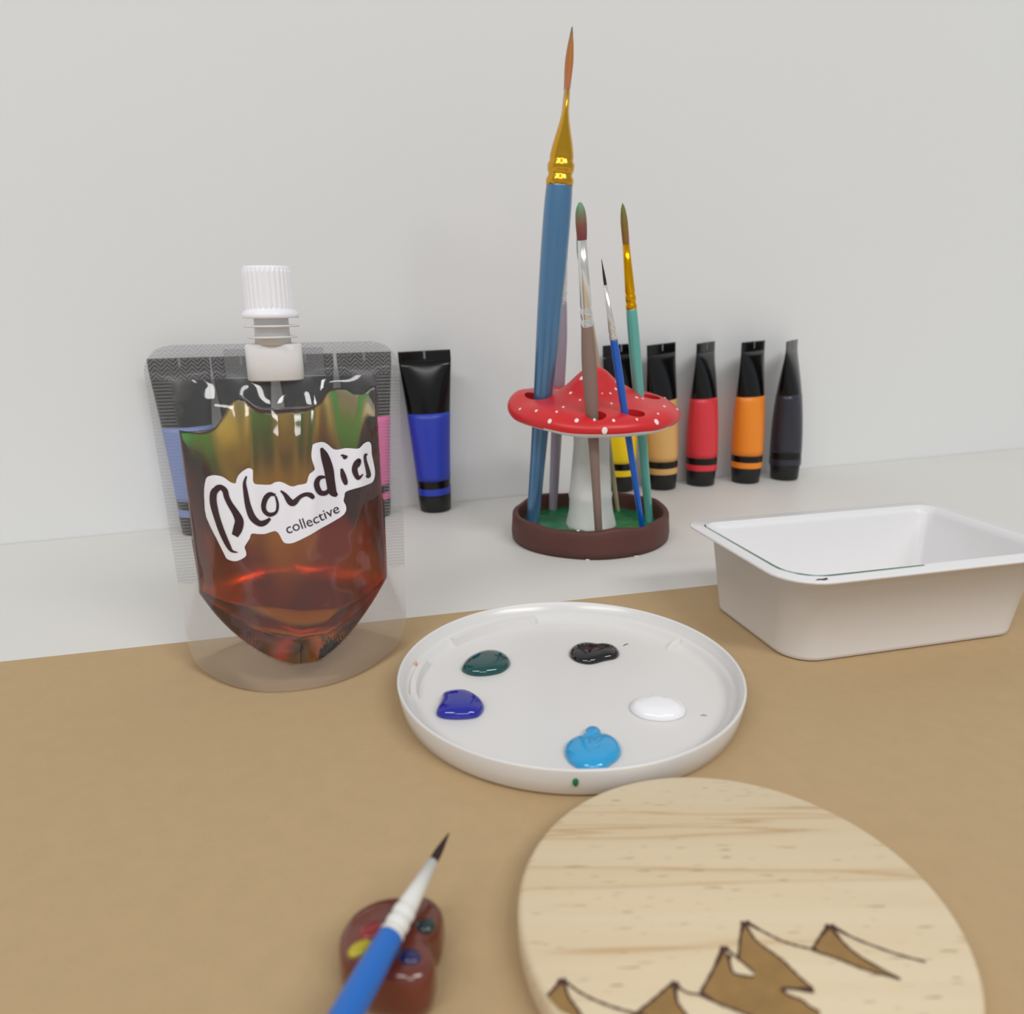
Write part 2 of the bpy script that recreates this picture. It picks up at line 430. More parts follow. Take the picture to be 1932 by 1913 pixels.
wx = max(v[0] for v in V2); sc_ = math.hypot(17.13 - .47, 54.55 - 50.1) / wx; ang = math.atan2(54.55 - 50.1, 17.13 - .47)
V2 = [(.47 + (x * math.cos(ang) - y * math.sin(ang)) * sc_, 50.1 + (x * math.sin(ang) + y * math.cos(ang)) * sc_) for x, y in V2]
mk('printed_word', on_front(V2, .00078), F2, M_INK, sticker)

# spout
M_SPOUT = pm('translucent_white_plastic', (236, 234, 234), 0.3, trans=0.12, sss=0.3)
M_CAPW = pm('white_screw_cap', (244, 243, 248), 0.35)
def boat(z0, z1, a, b):
    n = 40
    R = []
    for z in (z0, z0 + .0004, z1 - .0004, z1):
        k = .93 if z in (z0, z1) else 1
        R.append([(a * k * math.copysign(abs(math.cos(t)) ** .8, math.cos(t)), b * k * math.copysign(abs(math.sin(t)) ** .8, math.sin(t)), z) for t in (2 * math.pi * j / n for j in range(n))])
    return loft(R)
spout = mk('spout', *boat(.0968, .1083, .0088, .0046), M_SPOUT, pouch)
for sx in (-1, 1):
    V, F = loft([[(sx * x, y, z) for x, y in ((.0085, -.0008), (.0152, -.0006), (.0152, .0006), (.0085, .0008))] for z in (.0978, .0985, .1062, .1068)])
    mk('weld_fin', V, F, M_FIN, spout, smooth=False)
mk('neck', *lathe([(.0056, .1080), (.0054, .112), (.0052, .1185)], 32), M_SPOUT, spout)
for z, r in ((.1104, .0078), (.1138, .0086)):
    mk('collar', *lathe([(.005, z - .0003), (r - .0003, z - .0003), (r, z), (r - .0003, z + .0003), (.005, z + .0003)], 40), M_SPOUT, spout)
cap = mk('screw_cap', *lathe([(.0084, .1162), (.0087, .1166), (.0086, .1178), (.0076, .1186), (.0072, .1194), (.0072, .1196)], 64, True, False), M_CAPW, pouch)
n = 120; R = []
for z, k in ((.1192, 1), (.130, 1), (.1313, .985), (.1317, .94)):
    R.append([((.0072 + (.00028 if j % 4 < 2 and k == 1 else 0)) * k * math.cos(2 * math.pi * j / n), (.0072 + (.00028 if j % 4 < 2 and k == 1 else 0)) * k * math.sin(2 * math.pi * j / n), z) for j in range(n)])
mk('ribbed_grip', *loft(R), M_CAPW, cap, smooth=False)

# ------------------------------------------------------------------ paint tubes along the wall
def paint_tube(color, label, x, y, yaw, lean=0.0, tip=0.0, dark=False):
    t = thing('paint_tube', label, 'paint tube', (x, y, 0.0002), (lean, 0, yaw), 'paint tubes lined up along the wall')
    t.rotation_mode = 'QUATERNION'
    t.rotation_quaternion = (Matrix.Rotation(math.radians(-tip), 3, 'Y') @ Matrix.Rotation(yaw, 3, 'Z')).to_quaternion()
    a0 = .0098; H = .0945
    def sec(z, grow=0.0, n=48):
        s = min(1, max(0, (z - .012) / (.0885 - .012)))
        w = a0 + .0052 * s ** 1.3; th = a0 * (1 - s ** 2.4) ** .85 + .0007
        if z > .0885: w, th = .0150, .0007
        w += grow; th += grow
        return [(w * math.cos(2 * math.pi * j / n), th * math.sin(2 * math.pi * j / n), z) for j in range(n)]
    zs = [.0100, .0104] + [.0110 + .0775 * i / 26 for i in range(27)]
    V, F = loft([sec(z) for z in zs])
    mk('tube_body', V, F, M_BLACK, t)
    cmat = pm('printed_band', color, 0.38 if not dark else 0.3)
    def band(nm, z0, z1):
        zz = [z0 + (z1 - z0) * i / 12 for i in range(13)]
        V, F = loft([sec(z0, -.0003)] + [sec(z, .00012) for z in zz] + [sec(z1, -.0003)], False, False)
        mk(nm, V, F, cmat, t)
    band('colour_band', .0192, .0590); band('colour_stripe', .0106, .0146)
    # crimped end
    V, F = loft([sec(.0882), sec(.0886, .0001)] + [sec(.0890 + .0055 * i / 8, .00012 if i % 2 else -.00005) for i in range(9)])
    cr = mk('crimped_end', V, F, M_BLACK, t)
    V, F = loft([[(sx * .0006, sy * .0009, z) for sx, sy in ((-1, -1), (1, -1), (1, 1), (-1, 1))] for z in (.0900, .0946)])
    mk('seam_mark', V, F, pm('seam_grey', (120, 120, 125), .4), cr, smooth=False)
    V, F = lathe([(.0086, .0), (.0092, .0005), (.0099, .0100), (.0097, .0105)], 48)
    mk('flip_cap', V, F, M_BLACKM, t)
    return t
paint_tube((44, 62, 178), 'blue banded black paint tube standing just right of the pouch', -.0463, .4350, math.radians(6), tip=2.0)
paint_tube((236, 104, 168), 'pink banded paint tube seen through the right side of the pouch', -.0815, .4245, math.radians(11), tip=.5)
paint_tube((64, 168, 66), 'green banded paint tube seen through the middle of the pouch', -.1125, .4140, math.radians(15))
paint_tube((236, 226, 200), 'cream banded paint tube next to the green one behind the pouch', -.1440, .4035, math.radians(19))
paint_tube((120, 140, 196), 'pale blue banded paint tube behind the left part of the pouch', -.1730, .3940, math.radians(23))
paint_tube((252, 214, 10), 'yellow banded paint tube half hidden behind the mushroom cap', .0722, .4800, math.radians(35), tip=1.5)
paint_tube((222, 172, 104), 'tan banded paint tube right behind the teal brush', .1008, .4840, math.radians(42), tip=2.6)
paint_tube((222, 56, 66), 'red banded paint tube between the tan and orange tubes', .1290, .4935, math.radians(53), tip=1.0)
paint_tube((243, 140, 36), 'orange banded paint tube between the red and dark tubes', .1615, .4995, math.radians(43), tip=.8)
paint_tube((46, 47, 58), 'charcoal banded paint tube at the right end of the row', .1912, .5075, math.radians(56), tip=1.6, dark=True)

# ------------------------------------------------------------------ mushroom brush holder
HX, HY = .0412, .3800
M_CLAY = pm('brown_clay', (92, 56, 50), 0.55, spec=0.35, var=0.10, vscale=90, bump=0.25, bscale=160)
M_GREEN = pm('green_painted_clay', (16, 116, 72), 0.35, var=0.25, vscale=120, bump=0.6, bscale=180)
M_RED = pm('red_painted_clay', (214, 36, 40), 0.36, spec=0.5, var=0.08, vscale=60, bump=0.15, bscale=90)
M_STEM = pm('white_painted_clay', (232, 230, 226), 0.5, var=0.03, vscale=60, bump=0.2, bscale=110)
M_SPOT = pm('white_dot_paint', (244, 232, 228), 0.35)
holder = thing('brush_holder', 'handmade clay toadstool brush holder with red spotted cap and brown tray', 'brush holder', (HX, HY, 0))
def wob(a, s, amp): return amp * noise.noise(Vector((math.cos(a) * s, math.sin(a) * s, s * 3.1)))
def tray_rings():
    n = 96; R = []
    prof = [(.0395, .0000), (.0412, .0006), (.0416, .004), (.0412, .009), (.0410, .0128), (.0403, .0140), (.0386, .0142), (.0378, .0132), (.0374, .008), (.0370, .0030), (.030, .0026)]
    for r, z in prof:
        ring = []
        for j in range(n):
            a = 2 * math.pi * j / n
            rr = r + wob(a, 1.6, .0012) + .0006 * math.cos(2 * a - 0.6)
            zz = z + (wob(a, 2.3, .0020) * min(1, z / .014) if z > .001 else 0)
            zz += .0016 * math.exp(-((a - .45) / .35) ** 2) * (z / .014)
            ring.append((rr * math.cos(a), rr * math.sin(a), max(0, zz)))
        R.append(ring)
    return R
mk('tray', *loft(tray_rings()), M_CLAY, holder)
M_CHIP = pm('bare_white_chip', (226, 218, 210), .6)
for a, r_, z_ in ((-104, .0390, .0141), (-97, .0414, .0002), (-62, .0414, .0002)):
    a = math.radians(a); q_ = .0006 + .0006 * abs(math.sin(a * 7))
    V, F = loft([[(r_ * math.cos(a) + x * q_ * k, r_ * math.sin(a) + y * .0005 * k, z_ + h) for x, y in ((-1, -1), (1, -1), (1.2, .4), (.2, 1), (-1.1, .7))] for k, h in ((1, 0), (.7, .0005))])
    mk('clay_chip', V, F, M_CHIP, holder, smooth=False)
# green ground with brushed paint ridges
n = 72; R = []
for r in [.0372, .033, .028, .023, .018, .013, .006]:
    R.append([((r + wob(a, 1.6, .001)) * math.cos(a), (r + wob(a, 1.6, .001)) * math.sin(a), .0062 + .0012 * noise.noise(Vector((r * 300 * math.cos(a), r * 300 * math.sin(a), 1)))) for a in (2 * math.pi * j / n for j in range(n))])
mk('green_ground', *loft(R, False, True), M_GREEN, holder)
n = 48; R = []
for r, z in ((.0148, .0040), (.0142, .0075), (.0128, .014), (.0122, .020), (.0126, .0225), (.0119, .0245), (.0110, .032), (.0103, .042), (.0100, .050), (.0104, .060), (.0110, .0630)):
    r *= .92
    R.append([((r + wob(a, 1.2 + z * 30, .0009)) * math.cos(a) + .0004, (r + wob(a, 1.2 + z * 30, .0009)) * math.sin(a), z) for a in (2 * math.pi * j / n for j in range(n))])
mk('stem', *loft(R), M_STEM, holder)
# cap with drilled holes
CAPZ = .0685
capprof = [(0.0004, .0868), (.003, .0864), (.006, .0846), (.010, .0808), (.014, .0769), (.019, .0738), (.026, .0722), (.034, .0712), (.039, .0698), (.0425, .0672), (.0437, .0648), (.0428, .0622), (.039, .0606), (.030, .0600), (.0004, .060)]
fine = catmull(capprof, 3, closed=False)
def cap_bump(r, a):
    x, y = r * math.cos(a), r * math.sin(a)
    return (.0030 * math.exp(-((x + .038) / .008) ** 2 - ((y - .006) / .016) ** 2) + .0026 * math.exp(-((x - .017) / .005) ** 2 - ((y - .006) / .008) ** 2)
            - .0012 * math.exp(-((x - .018) / .008) ** 2 - ((y + .026) / .008) ** 2) - .0008 * math.exp(-((x + .002) / .007) ** 2 - ((y + .033) / .007) ** 2))
n = 96; R = []
for r, z in fine:
    R.append([((r + wob(a, 1.3, .0012) * r / .0437) * math.cos(a), (r + wob(a, 1.3, .0012) * r / .0437) * math.sin(a), z - .066 + .0009 * noise.noise(Vector((r * 60 * math.cos(a), r * 60 * math.sin(a), 5))) + cap_bump(r, a)) for a in (2 * math.pi * j / n for j in range(n))])
capo = mk('mushroom_cap', *loft(R), M_RED, holder)
capo.location = (.0418 - HX, 0, CAPZ); capo.rotation_euler = (math.radians(5), math.radians(1.5), 0)
HOLES = [(-.0285, -.0040, .0066), (-.0165, .0265, .0048), (-.0020, -.0350, .0046), (.0163, -.0290, .0054), (.0290, .0010, .0056)]
Vc, Fc = [], []
for hx, hy, hr in HOLES:
    V, F = lathe([(hr, -.03), (hr, .03)], 28, c=(hx, hy)); o_ = len(Vc); Vc += V; Fc += [tuple(i + o_ for i in f) for f in F]
cut = mk('cutter', Vc, Fc, None); cut.parent = holder; cut.location = capo.location; cut.rotation_euler = capo.rotation_euler
bo = capo.modifiers.new('holes', 'BOOLEAN'); bo.operation = 'DIFFERENCE'; bo.object = cut; bo.solver = 'EXACT'
dg = bpy.context.evaluated_depsgraph_get(); dg.update()
me = bpy.data.meshes.new_from_object(capo.evaluated_get(dg)); capo.modifiers.clear(); capo.data = me
me.materials.clear(); me.materials.append(M_RED); me.materials.append(M_STEM)
for p in me.polygons: p.use_smooth = True; p.material_index = 1 if (p.normal.z < -.55 and p.center.z < -.0030) else 0
try: me.set_sharp_from_angle(angle=math.radians(50))
except Exception: pass
bpy.data.objects.remove(cut)
SPOTS = [(-6.9, -5.64, 15.8, -0.53, -0.44, 0.72, 0.83), (-14.06, 3.46, 10.59, -0.51, 0.13, 0.85, 0.41), (-18.48, 3.88, 7.87, -0.52, 0.11, 0.85, 0.28), (-12.5, -10.4, 9.45, -0.41, -0.34, 0.85, 0.61), (-8.4, -17.83, 7.61, -0.09, -0.2, 0.97, 0.5), (-16.93, -25.77, 5.58, -0.07, -0.1, 0.99, 0.55), (-20.39, -31.59, 4.19, -0.15, -0.23, 0.96, 0.5), (-29.58, -26.54, 3.25, -0.44, -0.4, 0.8, 0.55), (-37.12, -17.94, 2.13, -0.54, -0.26, 0.8, 0.5), (-41.53, 5.79, 1.62, -0.59, 0.08, 0.8, 0.36), (-23.6, -35.48, 0.82, -0.5, -0.74, 0.45, 0.83), (-11.54, -38.99, 2.5, -0.17, -0.57, 0.8, 0.83), (-3.16, -39.08, 3.6, -0.05, -0.59, 0.8, 0.55), (1.19, -43.62, -1.1, 0.02, -0.89, 0.45, 1.11), (5.51, -39.55, 3.07, 0.08, -0.59, 0.8, 0.61), (6.54, -21.47, 7.0, 0.06, -0.21, 0.97, 0.5), (6.8, -13.6, 10.13, 0.24, -0.47, 0.85, 0.44), (2.59, -14.68, 10.29, 0.09, -0.52, 0.85, 0.33), (9.73, -9.47, 11.27, 0.5, -0.49, 0.72, 0.55), (10.24, -4.44, 13.63, 0.64, -0.28, 0.72, 0.36), (20.66, -8.34, 7.05, 0.21, -0.08, 0.97, 0.61), (23.87, -7.64, 6.39, 0.21, -0.07, 0.97, 0.39), (33.24, -16.03, 4.37, 0.24, -0.12, 0.96, 0.5), (28.18, -27.52, 3.48, 0.43, -0.42, 0.8, 0.41), (26.85, -33.0, 1.02, 0.56, -0.69, 0.45, 0.99), (38.5, 9.5, 2.9, .4, .1, .9, .4), (40.64, -10.51, 1.57, 0.58, -0.15, 0.8, 0.44), (16.75, -36.51, 2.88, 0.25, -0.54, 0.8, 0.5),
         (12, 22, 6.6, .08, .15, .98, .6), (-4, 30, 5.3, 0, .1, .99, .5), (-33, 18, 3.8, -.3, .1, .95, .5), (22, 31, 3.4, .3, .3, .9, .6), (0, 14, 10.5, 0, .5, .85, .6)]
from mathutils.bvhtree import BVHTree
bmt = bmesh.new(); bmt.from_mesh(capo.data); bvh = BVHTree.FromBMesh(bmt)
for (x, y, z, nx, ny, nz, s) in SPOTS:
    co, nn, _, _ = bvh.find_nearest(Vector((x, y, z)) / 1000)
    s = s / 1000 * 1.25; n = 12
    V, F = loft([[(s * k * (1 + .18 * noise.noise(Vector((x, y, j)))) * math.cos(2 * math.pi * j / n), s * k * 1.25 * math.sin(2 * math.pi * j / n), h) for j in range(n)] for k, h in ((1.0, -.0006), (1.0, .0001), (.75, .00032), (.3, .0004))])
    sp = mk('spot', V, F, M_SPOT, capo)
    sp.location = co; sp.rotation_mode = 'QUATERNION'; sp.rotation_quaternion = nn.to_track_quat('Z', 'Y')
bmt.free()

# ------------------------------------------------------------------ brushes
def brush(label, base, tip, handle, ferrule, bristle, mh, mf, mb, group='brushes standing in the toadstool holder', roll=0.0):
    base, tip = Vector(base), Vector(tip)
    d = tip - base
    t = thing('paint_brush', label, 'paint brush', base, group=group)
    t.rotation_mode = 'QUATERNION'
    qd = d.to_track_quat('Z', 'Y')
    # keep local X close to world X so that flat ferrules stay edge-on to the wall
    mx = Matrix((Vector((1, 0, 0)), Vector((0, 1, 0)), Vector((0, 0, 1))))
    zax = d.normalized(); xax = (Vector((1, 0, 0)) - zax * zax.x).normalized(); yax = zax.cross(xax)
    t.rotation_quaternion = (Matrix((xax, yax, zax)).transposed() @ Matrix.Rotation(roll, 3, 'Z')).to_quaternion()
    def part(nm, prof, mat, sm=True):
        pr = [(p[0], p[1], p[1]) if len(p) == 2 else p for p in prof]
        pr = [(p[0], max(p[1], .00005), max(p[2], .00005)) for p in catmull(pr, 4, closed=False)]
        return mk(nm, *lathe(pr, 28), mat, t)
    part('handle', handle, mh); 
    pr = [(p[0], p[1], p[1]) if len(p) == 2 else p for p in ferrule]
    mk('ferrule', *lathe(pr, 32), mf, t)
    part('bristles', bristle, mb)
    return t
def rings(t0, r0, t1, r1, n=2):
    """crimp grooves between t0 and t1"""
    out = []; st = (t1 - t0) / n
    for i in range(n):
        a = t0 + st * i; ra = r0 + (r1 - r0) * i / n
        out += [(a, ra), (a + st * .2, ra * 1.03), (a + st * .45, ra * 1.03), (a + st * .65, ra * .90), (a + st * .85, ra * .90)]
    return out
M_HBLUE = pm('pearl_blue_lacquer', (82, 128, 168), 0.30, metal=0.45, coat=0.6, var=0.06, vscale=30, stretch=(1, 1, .1))
M_HLIL = pm('lilac_grey_lacquer', (168, 156, 170), 0.4, metal=0.2)
M_HBRN = pm('worn_brown_wood', (140, 116, 106), 0.6, var=0.18, vscale=80, stretch=(1, 1, .12))
M_HSB = pm('bright_blue_lacquer', (12, 92, 190), 0.3, coat=0.3)
M_HTEAL = pm('pearl_teal_lacquer', (104, 182, 170), 0.3, metal=0.3, coat=0.5)
M_HBEI = pm('bare_beige_wood', (186, 172, 142), 0.6, var=0.08, vscale=60)
B_GOLD = ramp_z('golden_bristles', [(0, (190, 118, 84)), (.3, (190, 112, 36)), (.8, (176, 112, 30)), (1, (70, 84, 50))], span=.0268, z0=.2085)
B_RED = ramp_z('stained_bristles', [(0, (124, 50, 62)), (.4, (134, 76, 66)), (.78, (110, 132, 100)), (1, (104, 158, 122))], span=.0158, z0=.1425)
B_OLV = ramp_z('olive_bristles', [(0, (140, 92, 36)), (.5, (128, 104, 34)), (1, (92, 112, 36))], span=.0215, z0=.1435)
B_DARK = pm('dark_bristles', (40, 22, 20), 0.5)
B_LIL = pm('grey_bristles', (150, 150, 146), 0.6)
HZ = .0046
brush('long blue flat brush with gold ferrule, the tallest in the holder', (.0107, .3775, HZ), (.0290, .3785, .2375),
      [(0, .0030), (.002, .0034), (.035, .0039), (.075, .0049), (.11, .0060), (.14, .0066), (.160, .0066), (.1705, .0062)],
      rings(.1695, .0063, .1825, .0060) + [(.1825, .0056, .0058), (.187, .0048, .0061), (.1915, .0037, .0065), (.196, .0026, .0069), (.2000, .0018, .0072), (.2095, .0014, .0074)],
      [(.2085, .0013, .0072), (.214, .0016, .0071), (.2215, .0019, .0069), (.228, .0014, .0062), (.2325, .0007, .005), (.2352, .0003, .003)], M_HBLUE, M_GOLD, B_GOLD)
brush('lilac grey brush standing behind the tall blue brush', (.0234, .4100, .0056), (.0294, .4080, .1551),
      [(0, .0018), (.002, .0024), (.05, .0031), (.09, .0034), (.105, .0029), (.1155, .0022)],
      rings(.115, .0022, .1225, .0020) + [(.1225, .0020), (.1385, .0016)], [(.138, .0015), (.143, .0014), (.149, .0003)], M_HLIL, M_SILVER, B_LIL)
brush('brown wooden brush with silver ferrule and red green stained tip', (.0436, .3545, HZ), (.0303, .3370, .1590),
      [(0, .0017), (.002, .0019), (.03, .0021), (.055, .0026), (.075, .0033), (.09, .0034), (.100, .0030), (.1065, .0026)],
      rings(.106, .0027, .1155, .0026) + [(.1155, .0026), (.130, .0023), (.1430, .00205)], [(.142, .0019), (.146, .0023), (.151, .0024), (.155, .0020), (.1575, .0010), (.1583, .0002)], M_HBRN, M_SILVER, B_RED)
brush('thin bright blue detail brush with silver ferrule and fine black tip', (.0670, .3610, HZ), (.0397, .3370, .1385),
      [(0, .0011), (.002, .0013), (.05, .0016), (.09, .0019), (.1035, .0017)],
      rings(.103, .0018, .1105, .0016) + [(.1105, .0015), (.1275, .0008)], [(.127, .0007), (.131, .0006), (.1355, .0003), (.1385, .0001)], M_HSB, M_SILVER, B_DARK)
brush('teal brush with yellow gold ferrule and olive tip', (.0740, .3830, HZ), (.0549, .3835, .1658),
      [(0, .0017), (.002, .0021), (.04, .0024), (.08, .0029), (.105, .0029), (.1135, .0026)],
      rings(.113, .0027, .1215, .0025) + [(.1215, .0025), (.135, .0020), (.1440, .0017)], [(.1435, .0016), (.149, .00175), (.155, .0017), (.160, .0011), (.1628, .0002)], M_HTEAL, pm('bright_gold_ferrule', (244, 176, 20), .22, metal=1.0), B_OLV)
brush('slim brush with bare beige wooden handle standing behind the stem', (.0602, .4060, .0060), (.0349, .4040, .1534),
      [(0, .0009), (.002, .0011), (.04, .0018), (.08, .0022), (.105, .0019)],
      rings(.1045, .0020, .112, .0018) + [(.112, .0018), (.136, .0014)], [(.1355, .0013), (.142, .0014), (.1500, .0003)], M_HBEI, M_SILVER, pm('pale_green_bristles', (150, 166, 150), .6))

# ------------------------------------------------------------------ round white lid used as a palette
LX, LY = .0174, .2122
lid = thing('palette_lid', 'round white plastic lid used as a paint palette', 'lid', (LX, LY, KZ))
mk('lid_body', *lathe([(.0490, 0), (.0510, .0002), (.0522, .0012), (.0531, .0050), (.0537, .0086), (.0536, .0091), (.0531, .0092), (.0526, .0087), (.0519, .0058), (.0505, .0054), (.0499, .0050), (.0490, .0036), (.0480, .0030), (.0460, .0028), (.025, .0029), (.0006, .0029)], 128), M_WPLAST, lid)
def arc_box(a0, a1, r0, r1, z0, z1, n=14):
    R = []
    for i in range(n + 1):
        a = math.radians(a0 + (a1 - a0) * i / n)
        R.append([(r * math.cos(a), r * math.sin(a), z) for r, z in ((r0, z0), (r1, z0), (r1, z1), (r0 + .0008, z1))])
    return loft(R)
mk('snap_lug', *arc_box(101, 143, .0466, .0498, .0028, .0056), M_WPLAST, lid, smooth=False)
mk('snap_lug', *arc_box(164, 190, .0472, .0498, .0028, .0056), M_WPLAST, lid, smooth=False)
V, F = loft([[(x, y, z) for x, y in ((.0435, -.0005), (.0490, -.0011), (.0490, .0011), (.0435, .0005))] for z in (.0028, .0030)] + [[(.0462, -.0003, .0050), (.0492, -.0009, .0056), (.0492, .0009, .0056), (.0462, .0003, .0050)]])
t_ = mk('locating_tab', V, F, M_WPLAST, lid, smooth=False); t_.rotation_euler = (0, 0, math.radians(34))
M_FLECK = pm('dried_paint_black', (40, 40, 42), .5)
def mark(nm, pts, z, mat, th=.00012):
    V2, F2 = ribbon_mesh(pts); n = len(V2)
    return mk(nm, [(x, y, z + th) for x, y in V2], F2, mat, lid, smooth=False)
mark('paint_fleck', [(.0213, .0274, .0002), (.0223, .0283, .0004), (.0234, .0291, .0002)], .0029, M_FLECK)
mark('paint_fleck', [(.0372, -.0190, .0002), (.0382, -.0186, .0003), (.0390, -.0192, .0002)], .0029, M_FLECK)
V, F = lathe([(.00095, 0), (.0008, .0002), (.0003, .0003)], 12)
fl = mk('green_fleck', V, F, pm('dried_green', (10, 110, 62), .4), lid)
fl.location = (-.0024, -.0534, .0056); fl.rotation_euler = (math.radians(83), 0, 0); fl.scale = (.8, 1.3, 1)
fl2 = mk('orange_fleck', V, F, pm('dried_orange', (236, 170, 146), .4), lid)
fl2.location = (-.0495, .0098, .0058); fl2.rotation_euler = (math.radians(80), 0, math.radians(78)); fl2.scale = (.8, 1.2, 1)

def puddle(name, label, outline, h, mat, sq=0.93):
    cx = sum(p[0] for p in outline) / len(outline); cy = sum(p[1] for p in outline) / len(outline)
    cy -= .6
    pts = catmull([((x - cx) / 1000, (y - cy) * sq / 1000) for x, y in outline], 5)
    R = []
    for k, z in ((.97, 0), (1.0, .10), (.985, .28), (.94, .50), (.86, .68), (.74, .82), (.58, .92), (.40, .975), (.2, .995), (.03, 1.0)):
        R.append([(x * k, y * k, z * h) for x, y in pts])
    V, F = loft(R)
    o = mk(name, V, F, mat); o.location = (cx / 1000, (cy - .6) / 1000, KZ + .0029)
    return tag(o, label, 'paint', 'dabs of acrylic paint on the lid')
def paint(nm, c): return pm(nm, c, 0.08, spec=0.5, coat=0.5)
puddle('paint_dab', 'dark teal green dab of wet paint on the lid', [(-17.27, 223.54), (-15.87, 229.56), (-11.65, 235.09), (-7.16, 236.72), (-3.24, 234.18), (-1.18, 229.23), (-1.61, 224.51), (-4.35, 220.02), (-9.17, 217.97), (-13.43, 218.31), (-16.29, 220.66)], .0032, paint('teal_paint', (8, 72, 70)), .88)
puddle('paint_dab', 'bean-shaped black dab of wet paint on the lid', [(19.21, 234.37), (20.66, 238.71), (23.85, 241.32), (27.14, 241.09), (29.66, 239.98), (33.0, 240.35), (35.69, 238.35), (36.51, 233.97), (34.84, 229.79), (30.79, 227.82), (25.8, 225.23), (21.88, 226.66), (19.65, 230.13)], .0028, paint('black_paint', (10, 9, 11)), .88)
puddle('paint_dab', 'white dab of wet paint on the lid', [(34.54, 198.14), (36.09, 201.91), (39.3, 204.08), (42.92, 205.14), (46.58, 203.37), (49.63, 201.64), (50.89, 196.75), (49.29, 192.62), (45.55, 190.37), (41.22, 190.25), (37.19, 191.84), (34.98, 194.96)], .0030, paint('white_paint', (245, 243, 245)), .90)
puddle('paint_dab', 'ultramarine blue dab of wet paint on the lid', [(-23.06, 196.11), (-22.63, 199.83), (-22.25, 203.11), (-21.85, 207.05), (-18.22, 208.95), (-14.69, 208.41), (-11.35, 205.13), (-9.18, 200.64), (-9.17, 196.89), (-10.84, 193.29), (-14.87, 192.15), (-19.78, 192.45), (-22.37, 194.03)], .0034, paint('ultramarine_paint', (24, 30, 150)), .90)
M_SKY = paint('sky_blue_paint', (36, 158, 214))
sky = puddle('paint_dab', 'sky blue dab of wet paint nearest the front rim of the lid', [(13.4, 175.85), (14.6, 180.0), (17.6, 182.6), (21.0, 182.4), (24.4, 183.6), (27.0, 182.6), (28.6, 179.4), (28.7, 175.6), (27.3, 172.2), (25.0, 169.6), (22.9, 167.2), (19.4, 166.9), (17.0, 167.9), (14.4, 171.0)], .0030, M_SKY, .95)
pts = catmull([(-3.6, -1.6), (-2.2, 1.2), (-1.6, 3.6), (.3, 5.0), (2.3, 4.0), (2.7, 1.6), (1.6, -.6), (-.8, -2.2)], 5)
V, F = loft([[(x * k / 1000, y * k / 1000, z) for x, y in pts] for k, z in ((1.0, 0), (1.0, .0008), (.93, .0016), (.78, .0022), (.5, .0026), (.05, .0027))])
lobe = mk('paint_fold', V, F, M_SKY, sky); lobe.location = (.0000, .0068, .0)

# ------------------------------------------------------------------ white rectangular tub
UA = math.radians(13.9)
tub = thing('plastic_tub', 'white rectangular plastic tub with wide rim on the right', 'tub', (.0872, .2162, KZ), (0, 0, UA))
TW, TD = .118, .0745
M_TUB = pm('white_tub_plastic', (230, 228, 228), 0.35, spec=0.4)
def rrect(inset, z, rad, n=8):
    x0, y0, x1, y1 = inset, inset, TW - inset, TD - inset
    rad = max(rad, .0005); P = []
    for cx, cy, a0, rad in ((x1 - rad, y0 + rad, -90, rad), (x1 - rad * .5, y1 - rad * .5, 0, rad * .5), (x0 + rad * .5, y1 - rad * .5, 90, rad * .5), (x0 + rad, y0 + rad, 180, rad)):
        for i in range(n + 1):
            a = math.radians(a0 + 90 * i / n); P.append((cx + rad * math.cos(a), cy + rad * math.sin(a), z))
    return P
TH = .0340
prof = [(.0118, 0, .010), (.0106, .0006, .0115), (.0103, .002, .012), (.0070, TH - .0022, .0125), (.0012, TH - .0016, .0145), (.0002, TH - .0010, .015), (.0, TH - .0004, .015), (.0004, TH, .015), (.0050, TH, .0125), (.0054, TH + .0003, .0125), (.0060, TH + .0001, .012), (.0078, TH - .003, .0115), (.0112, .0022, .010), (.0122, .0012, .0095)]
mk('tub_body', *loft([rrect(i, z, r) for i, z, r in prof]), M_TUB, tub)
def path_on_rim(inset, pts): return pts
L = rrect(.0047, 0, .0127)
order = L[18:36]  # back-left corner and front-left corner
line = [(x, y) for x, y, z in order]
line = line[5:] + [(TW * .45, .0047)]
ln = [(x, y, .0005 + .0002 * math.sin(i * 1.7)) for i, (x, y) in enumerate(line)]
V2, F2 = ribbon_mesh(ln)
mk('green_stain_line', [(x, y, TH + .00035) for x, y in V2], F2, pm('green_stain', (52, 122, 86), .5), tub, smooth=False)
V2, F2 = ribbon_mesh([(.0098, .0022, .0002), (.0112, .0026, .0007), (.0126, .0021, .0010), (.0138, .0024, .0011), (.0142, .0030, .0003)])
mk('black_smudge', [(x, y, TH + .0003) for x, y in V2], F2, M_FLECK, tub, smooth=False)

